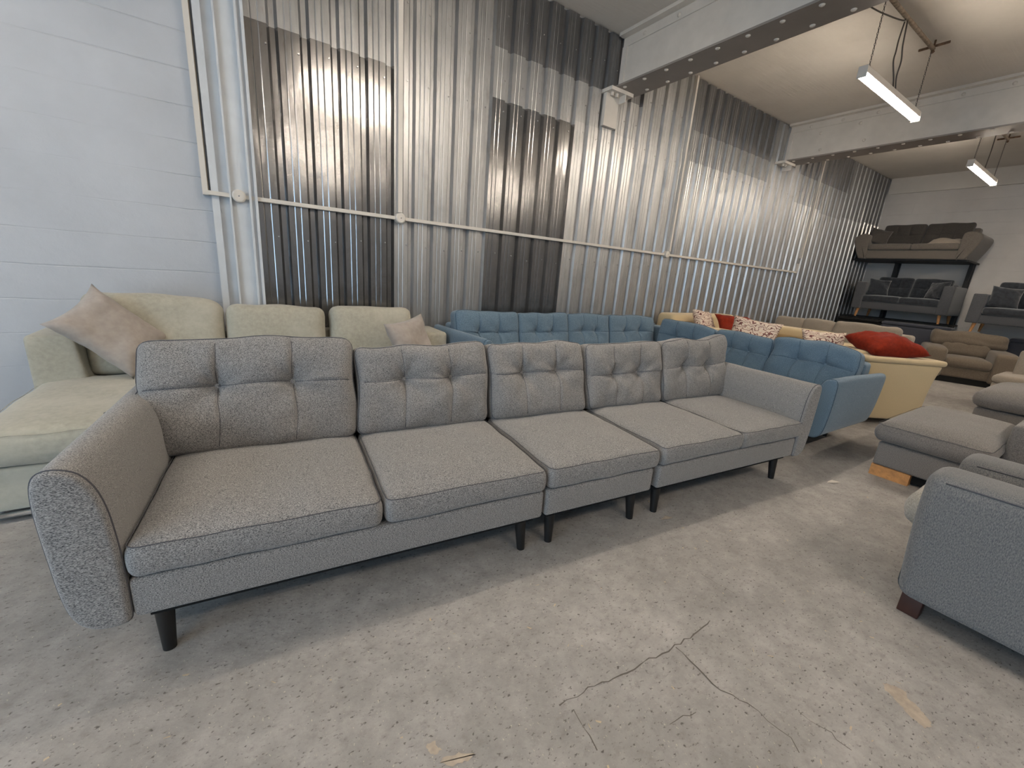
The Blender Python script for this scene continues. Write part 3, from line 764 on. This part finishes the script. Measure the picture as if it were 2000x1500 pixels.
for yc, w, top, sd, dr, ear in ((3.05, .74, .89, 45, (-.012, -.03), (0, 0)), (2.36, .62, .875, 46, (-.012, -.03), (0, 0)), (1.68, .74, .905, 47, (-.012, -.05), (0, .05))):
    back_cushion(r, T(4.42, yc, .452, -PI/2, .22), w, top-.452, .16, 'blue', 'blue_seam', sd, (-w*.16, w*.16), .55, ear, droop=dr, wr=.013 if sd < 47 else .024, n=(20, 4, 16))
def blue_arm(M, L):
    mb = MB(); pr = [(x*.85, z*1.0+.03) for x, z in ARM]; prism(mb, pr, 0, L, .016, M=M, seam_mi=1); mb.build('arm', ['blue', 'blue_seam'], r)
blue_arm(T(1.86, 2.98, 0, .08), .93)
# end arm: outline seen from the side leans like the back
mb = MB(); pr = [(-x*.85, z*.94+.015) for x, z in ARM][::-1]
def lean(p):
    q = Vector(p); k = max(0, (p[1]-.4)/.6); q.y += (p[2]-.68)*.16*k; q.z -= .02*k*(p[2]/.68); return q
prism(mb, pr, 0, 1.10, .016, M=T(3.80, 1.37, 0, -PI/2), seam_mi=1, fn=lean); mb.build('arm', ['blue', 'blue_seam'], r)
for x, y in ((1.95, 3.12), (1.95, 3.8), (3.3, 3.12), (4.6, 3.8), (4.0, 1.48), (4.0, 2.7), (4.64, 1.45)): leg(r, x, y, .18)

# ------------------------------------------------------------------ cream sofas
r = empty('corner_sofa', 'cream corner sofa behind the blue one, its thick pale arm showing, cushions piled on', 'sofa', 0, 0, 0)
panel(r, 'base', 5.0, 6.7, 2.55, 3.92, .06, .34, 'cream', .03)
panel(r, 'back_frame', 5.02, 6.6, 3.62, 3.9, .3, .90, 'cream', .06); panel(r, 'back_frame', 4.96, 5.2, 2.6, 3.7, .3, .80, 'cream', .06)
def hollow(p):
    q = Vector(p)
    if p[0] < 0 and abs(p[1]) < .46 and p[2] < .16: q.x += .045
    return q
mb = MB(); softbox(mb, (.30, 1.50, .60), .04, (4, 26, 20), hollow, T(6.62, 3.05, .53)); mb.build('arm', 'cream', r)
seat_cushion(r, 5.2, 6.45, 2.6, 3.62, .34, .54, 'cream', seed=8)
for x, y in ((5.1, 2.65), (5.1, 3.8), (6.6, 3.8), (6.6, 2.6)): square_leg(r, x, y, 0, .07, .06, 'black')
pillow('scatter_cushion', 'pale swirl-print cushion farthest left on the cream corner sofa', 'print', 5.45, 3.42, .80, .15, .5, .1, .46, .40, .16, 51)
pillow('scatter_cushion', 'rust velvet cushion lying between the swirl-print cushions on the cream corner sofa', 'rust', 5.64, 3.06, .79, -.5, .9, .1, .52, .46, .15, 52)
pillow('scatter_cushion', 'swirl-print cushion with brown scrolls standing in front of the rust one', 'print', 5.30, 2.66, .76, -1.2, .35, .1, .55, .42, .16, 53)
# rotated cream cuddle chair with flared arms
r = empty('cuddle_chair', 'cream tub chair with flared padded arm, angled beside the blue sofa', 'armchair', 5.48, 1.50, 0, -.56)
def flare(w):
    def fn(p):
        q = Vector(p); k = (p[2]+.31)/.62; k = k*k*k
        q.x += math.copysign(.085*k*min(1, abs(2*p[0]/w)**2), p[0]); return q
    return fn
def cream_arm(y0, y1):
    mb = MB(); softbox(mb, (.66, y1-y0, .62), .03, (14, 4, 12), flare(.66), T(.38, (y0+y1)/2, .37))
    mb.build('arm', 'cream', r)
    mb = MB(); softbox(mb, (.86, y1-y0+.03, .06), .028, (12, 3, 1), None, T(.38, (y0+y1)/2, .70)); mb.build('arm_pad', 'cream', r)
cream_arm(0, .2); cream_arm(.95, 1.15)
panel(r, 'base', .04, .72, .18, .97, .06, .36, 'cream', .03)
panel(r, 'back', .02, .20, .16, .99, .3, .76, 'cream', .05)
seat_cushion(r, .2, .76, .2, .95, .36, .50, 'cream', seed=6)
for x, y in ((.12, .1), (.64, .1), (.12, 1.05), (.64, 1.05)): square_leg(r, x, y, 0, .065, .05, 'black')
pillow('scatter_cushion', 'plump rust velvet cushion lying on the cream tub chair arm', 'rust', 5.90, 1.54, .83, -.56, 1.36, .0, .60, .48, .23, 54, pinch=.08)
pillow('scatter_cushion', 'swirl-print cushion half hidden behind the blue sofa end cushion', 'print', 5.72, 2.05, .72, -.9, .45, .0, .46, .40, .15, 55)

# ------------------------------------------------------------------ beige sofa behind
r = empty('beige_sofa', 'plain beige three-cushion sofa in front of the end wall shelving', 'sofa', 0, 0, 0)
panel(r, 'base', 7.75, 8.9, 2.0, 3.85, .08, .34, 'beige', .03); panel(r, 'back_frame', 8.62, 8.9, 1.98, 3.88, .3, .80, 'beige', .05)
panel(r, 'arm', 7.8, 8.85, 1.85, 2.06, .08, .62, 'beige', .05)
seat_cushion(r, 7.72, 8.3, 2.08, 3.8, .34, .48, 'beige', seed=5)
for yc, w, top, sd, dr in ((3.60, .5, .90, 61, (0, -.0)), (3.15, .48, .93, 62, (-.02, -.02)), (2.50, .86, .935, 63, (0, -.01))):
    back_cushion(r, T(8.28, yc, .47, -PI/2, .16), w, top-.47, .22, 'beige', None, sd, puff=.03, wr=.02, r=.07, droop=dr, n=(12, 4, 12))
for x, y in ((7.85, 2.0), (7.85, 3.75), (8.8, 2.0), (8.8, 3.75)): square_leg(r, x, y, 0, .09, .05, 'black')

# ------------------------------------------------------------------ taupe armchair
r = empty('armchair', 'chunky taupe brown armchair with square arms near the end wall', 'armchair', 10.36, 1.56, 0, -math.radians(72))
panel(r, 'base', -.36, .36, .03, .85, .10, .30, 'brown', .04)
mb = MB(); box(mb, -.42, .42, .06, .85, .0, .11); mb.build('plinth', 'under', r)
for s in (-1, 1):
    def fa(p):
        q = Vector(p); k = (p[1]+.45)/.9; q.z += -.06*max(0, -(p[1]+.25))*2 if p[2] > 0 else 0; return q
    panel(r, 'arm', s*.42-.14, s*.42+.14, -.02, .9, .07, .60, 'brown', .06, fa, (5, 8, 5))
seat_cushion(r, -.28, .28, -.02, .62, .28, .43, 'brown', seed=12, crown=.03, r=.05)
back_cushion(r, T(0, .56, .42, 0, .2), .64, .30, .2, 'brown', None, 64, puff=.03, wr=.015, r=.07, n=(12, 4, 8), name='back_cushion')
back_cushion(r, T(0, .60, .60, 0, .15), .98, .29, .20, 'brown', None, 65, puff=.03, wr=.03, r=.07, droop=(-.02, -.05), n=(12, 4, 8), name='headrest')
panel(r, 'back_frame', -.40, .40, .72, .92, .15, .80, 'brown', .05)

# ------------------------------------------------------------------ shelving rack and sofas on it
r = empty('shelving_rack', 'black steel shelving rack at the end wall carrying sofas', 'rack', 0, 0, 0)
for x in (12.22, 12.35):
    for y in (2.27, 3.42):
        mb = MB(); box(mb, x-.03, x+.03, y-.03, y+.03, 0, 2.12); mb.build('post', 'blackmetal', r)
for z, xs in ((2.14, 11.5), (.92, 11.6)):
    mb = MB(); box(mb, xs, 12.38, 2.2, 3.98, z-.03, z); mb.build('shelf', 'blackmetal', r)

def shelf_sofa(name, label, x, y0, y1, z, mat, bmat, arm_h, body_h, back_h, leg_h, legmat, flare_out=.0, group=None, cushions=2, armt=.16, depth=.86, tuft=True, seatmat=None):
    """sofa facing -X, running from y1 (left in view) to y0 (right in view)"""
    r = empty(name, label, 'sofa', x, (y0+y1)/2, z, -PI/2, group)
    W_ = y1-y0; hw = W_/2; b0 = leg_h
    panel(r, 'base', -hw+.05, hw-.05, .0, depth-.04, b0, b0+body_h, mat, .025, n=(8, 4, 2))
    for s in (-1, 1):
        xa = s*(hw-armt/2); hh = arm_h-b0
        def fn(p, s=s, hh=hh):
            q = Vector(p); k = (p[2]+hh/2)/hh; q.x += s*flare_out*k*k; return q
        if flare_out:
            pr = smooth_loop([(s*(hw-armt+a), c*arm_h) for a, c in ((.0, .02), (.0, .45), (.005, .85), (.03, .96), (.10, 1.0), (.19, .97), (.26, .87), (.27, .72), (.22, .4), (.15, .1), (.11, .0), (.03, .0))], 3)
            ab = MB(); prism(ab, pr, -.03, depth, .02); ab.build('arm', mat, r)
        else: panel(r, 'arm', xa-armt/2, xa+armt/2, -.03, depth, b0-.0, arm_h, mat, .02, fn, (5, 8, 8))
    panel(r, 'back_frame', -hw+armt*.6, hw-armt*.6, depth-.2, depth, b0+.05, back_h-.12, mat, .04)
    iw = (W_-2*armt)/cushions
    for i in range(cushions):
        a = -hw+armt+iw*i
        seat_cushion(r, a+.005, a+iw-.005, -.03, .56, b0+body_h+.003, b0+body_h+.12, seatmat or bmat, seed=i+5, r=.03, n=6)
        w = iw-.01; zb = b0+body_h+.12
        back_cushion(r, T(a+iw/2, .50, zb, 0, .22), w, back_h-zb, .14, bmat, None, i+70, (-w*.15, w*.15) if tuft else None, .5, puff=.025, wr=.01, n=(12, 3, 10), dimple=.02)
    if legmat:
        for sx in (-1, 1):
            for yy in (.07, depth-.08):
                mb = MB(); cone(mb, (sx*(hw-.12), yy, leg_h+.01), (sx*(hw-.10), yy+(-.015 if yy < .3 else .015), 0), .028, .018); mb.build('leg', legmat, r)
    return r
shelf_sofa('grey_sofa', 'brownish grey sofa on the top shelf with flared rounded arms', 11.42, 2.17, 3.96, 2.14, 'dgrey', 'dgrey2', .50, .17, .76, .0, None, .13, armt=.20, depth=.86, seatmat='dgrey')
shelf_sofa('velvet_sofa', 'dark slate velvet sofa with pale wooden legs below the top-shelf sofa', 11.32, 2.20, 3.74, .93, 'velvet2', 'velvet', .72, .16, .88, .17, 'oak', .0, armt=.17, depth=.84)
shelf_sofa('velvet_sofa', 'dark slate velvet sofa with pale wooden legs cut off by the right edge', 11.05, .25, 1.90, .86, 'velvet2', 'velvet', .68, .16, .94, .17, 'oak', .0, armt=.17, depth=.84, cushions=2)
pillow('scatter_cushion', 'grey scatter cushion at the left arm of the top-shelf sofa', 'dgrey2', 11.62, 3.68, 2.60, -PI/2+.5, .35, .25, .36, .34, .13, 81)
pillow('scatter_cushion', 'light grey cushion lying flat on the right of the top-shelf sofa', 'beige', 11.62, 2.62, 2.475, -PI/2, 1.3, .0, .50, .32, .10, 82)
pillow('scatter_cushion', 'slate velvet cushion at the left arm of the lower shelf sofa', 'velvet', 11.55, 3.42, 1.56, -PI/2+.6, .35, .1, .38, .36, .13, 83)
pillow('scatter_cushion', 'slate velvet cushion at the right arm of the lower shelf sofa', 'velvet', 11.55, 2.50, 1.56, -PI/2-.6, .35, -.1, .38, .36, .13, 84)
pillow('scatter_cushion', 'slate velvet cushion at the left arm of the sofa cut off by the right edge', 'velvet', 11.26, 1.55, 1.50, -PI/2+.4, .3, .1, .40, .38, .13, 85)
def block(name, label, cat, x0, x1, y0, y1, z0, z1, mat, r=.04, extra=None):
    e = empty(name, label, cat, (x0+x1)/2, (y0+y1)/2, 0)
    hx, hy = (x1-x0)/2, (y1-y0)/2
    panel(e, 'body', -hx, hx, -hy, hy, z0, z1, mat, r); panel(e, 'top_cushion', -hx-.01, hx-.02, -hy+.01, hy-.01, z1, z1+.06, mat, .025)
    return e
block('divan', 'dark blue-grey upholstered block under the lower shelf sofa', 'divan', 11.22, 11.56, 2.05, 3.12, .0, .83, 'navy')
block('divan', 'black upholstered block in the corner by the metal sheets, under the lower shelf sofa', 'divan', 11.22, 11.56, 3.14, 3.90, .0, .83, 'under')
block('divan', 'dark blue-grey upholstered block under the sofa at the right edge', 'divan', 11.45, 11.95, .2, 1.35, .0, .76, 'navy')

# ------------------------------------------------------------------ seating on the right
# beige low seat by the armchair
r = empty('beige_chair', 'pale beige low seat cut off by the right edge beside the taupe armchair', 'chair', 8.0, .35, 0)
panel(r, 'base', .0, .9, -.6, .60, .03, .40, 'beige', .02); seat_cushion(r, -.02, .7, -.6, .60, .40, .50, 'beige', r=.03, seed=9)
panel(r, 'back', .35, .62, -.6, .50, .42, .82, 'beige', .04)
# far footstool / chaise cushion
r = empty('footstool', 'taupe chaise end with a plump domed cushion, farther one at the right edge', 'footstool', 6.05, .30, 0)
panel(r, 'base', .03, 1.1, -.9, .47, .02, .34, 'stool', .02); seat_cushion(r, .0, 1.1, -.9, .50, .35, .52, 'stool', r=.075, crown=.07, seed=14)
# near grey chaise with oak plinth
r = empty('chaise_sofa', 'mid grey chaise with domed cushion and pale wooden plinth foot', 'sofa', 4.0, .35, 0)
panel(r, 'base', .0, 1.15, .03, .56, .085, .27, 'stool', .02, n=(8, 6, 3))
seat_cushion(r, -.04, 1.15, -.0, .60, .272, .42, 'stool', 'grey_seam', r=.065, crown=.05, seed=17)
mb = MB(); box(mb, .0, .07, .33, .56, 0, .085); mb.build('plinth_foot', 'oak', r)
mb = MB(); box(mb, .05, 1.1, .06, .53, .02, .09); mb.build('plinth', 'under', r)
panel(r, 'arm', .38, 1.2, -.15, .0, .08, .55, 'stool', .035, n=(8, 4, 6))
panel(r, 'base', .25, 1.2, -1.0, -.16, .08, .30, 'stool', .02)
back_cushion(r, T(.42, -.48, .30, -PI/2, .25), .62, .36, .16, 'stool', None, 91, puff=.03, wr=.01, r=.05, n=(10, 4, 8))
# nearest right sofa
r = empty('armchair', 'large blue-grey chenille armchair nearest on the right, showing its outer arm', 'armchair', 2.27, .315, 0, 0)
def bulge(s):
    def fn(p):
        q = Vector(p); k = (p[2]+.28)/.56
        q.y += .04*(k-.5)*(1 if p[1] > 0 else 0) - (.03*k if p[1] < 0 else 0); return q
    return fn
def front_arm(x0, x1, zt):
    pr = smooth_loop([(x0+.004, .115), (x0, .13), (x0, .2), (x0, .35), (x0-.0, zt-.12), (x0+.006, zt-.05), (x0+.03, zt-.012), (x0+.09, zt), (x1-.07, zt), (x1-.02, zt-.03), (x1, zt-.1), (x1, .35), (x1, .2), (x1, .13), (x1-.004, .115), (x1-.015, .1), (x1-.06, .1), (x0+.06, .1), (x0+.015, .1)], 3)
    mb = MB(); prism(mb, pr, -.95, .0, .05, ny=14, fn=lambda p: Vector((p.x, p.y+.03*math.sin(max(0, p.z-.1)*3)*(1 if p.y > -.5 else 0), p.z+nz(p, 5, 3)*.004)))
    pts = [(x0+.012, -.93+i*.09, zt-.03+.003*math.sin(i)) for i in range(11)]
    tube(mb, pts, .003, 5, mi=1)
    mb.build('arm', ['front', 'grey_seam'], r)
front_arm(0, .24, .655); front_arm(.60, .84, .605)
panel(r, 'base', .22, .62, -.90, .0, .10, .30, 'front', .03)
seat_cushion(r, .235, .60, -.75, .10, .30, .47, 'fronttop', r=.07, crown=.03, seed=19)
panel(r, 'back', .05, .80, -1.05, -.78, .15, .88, 'front', .07)
for x in (.08, .76):
    for y in (-.055, -.93): square_leg(r, x, y, 0, .105, .07, 'darkwood')

# ------------------------------------------------------------------ debris
mb = MB()
for i in range(190):
    x = random.uniform(-.6, 5.5); y = random.uniform(.15, 1.5) if random.random() < .7 else random.uniform(-.2, 1.1)
    if x < 2.4 and False: continue
    a = random.uniform(0, PI); l = random.uniform(.003, .012); w = random.uniform(.001, .004)
    M_ = T(x, y, .0012, a); mb.add([(-l, -w, 0), (l, -w*.5, 0), (l*.8, w, .001), (-l*.7, w, .0005)], [[0, 1, 2, 3]], M_, smooth=False)
tag(mb.build('floor_chips', 'chips'), 'tiny pale chips scattered over the concrete floor', 'debris', kind='stuff')
p = gpt(1625, 942)
mb = MB(); mb.add([(-.05, -.01, .002), (0, -.02, .006), (.07, .0, .002), (.02, .025, .008), (-.02, .012, .003)], [[0, 1, 4], [1, 3, 4], [1, 2, 3]], T(p.x, p.y, 0, -.5), smooth=False)
mb.build('paper_scrap', 'paper'); tag(bpy.data.objects['paper_scrap'], 'small torn white paper scrap on the floor by the blue sofa', 'paper scrap')
p = gpt(1300, 1013)
mb = MB(); mb.add([(-.04, -.008, .002), (0, -.018, .01), (.05, .0, .002), (.01, .02, .006)], [[0, 1, 3], [1, 2, 3]], T(p.x, p.y, 0, -.3), smooth=False)
o = mb.build('wood_splinter', 'screed'); tag(o, 'pale splinter on the floor in front of the middle grey sofa piece', 'wood chip')
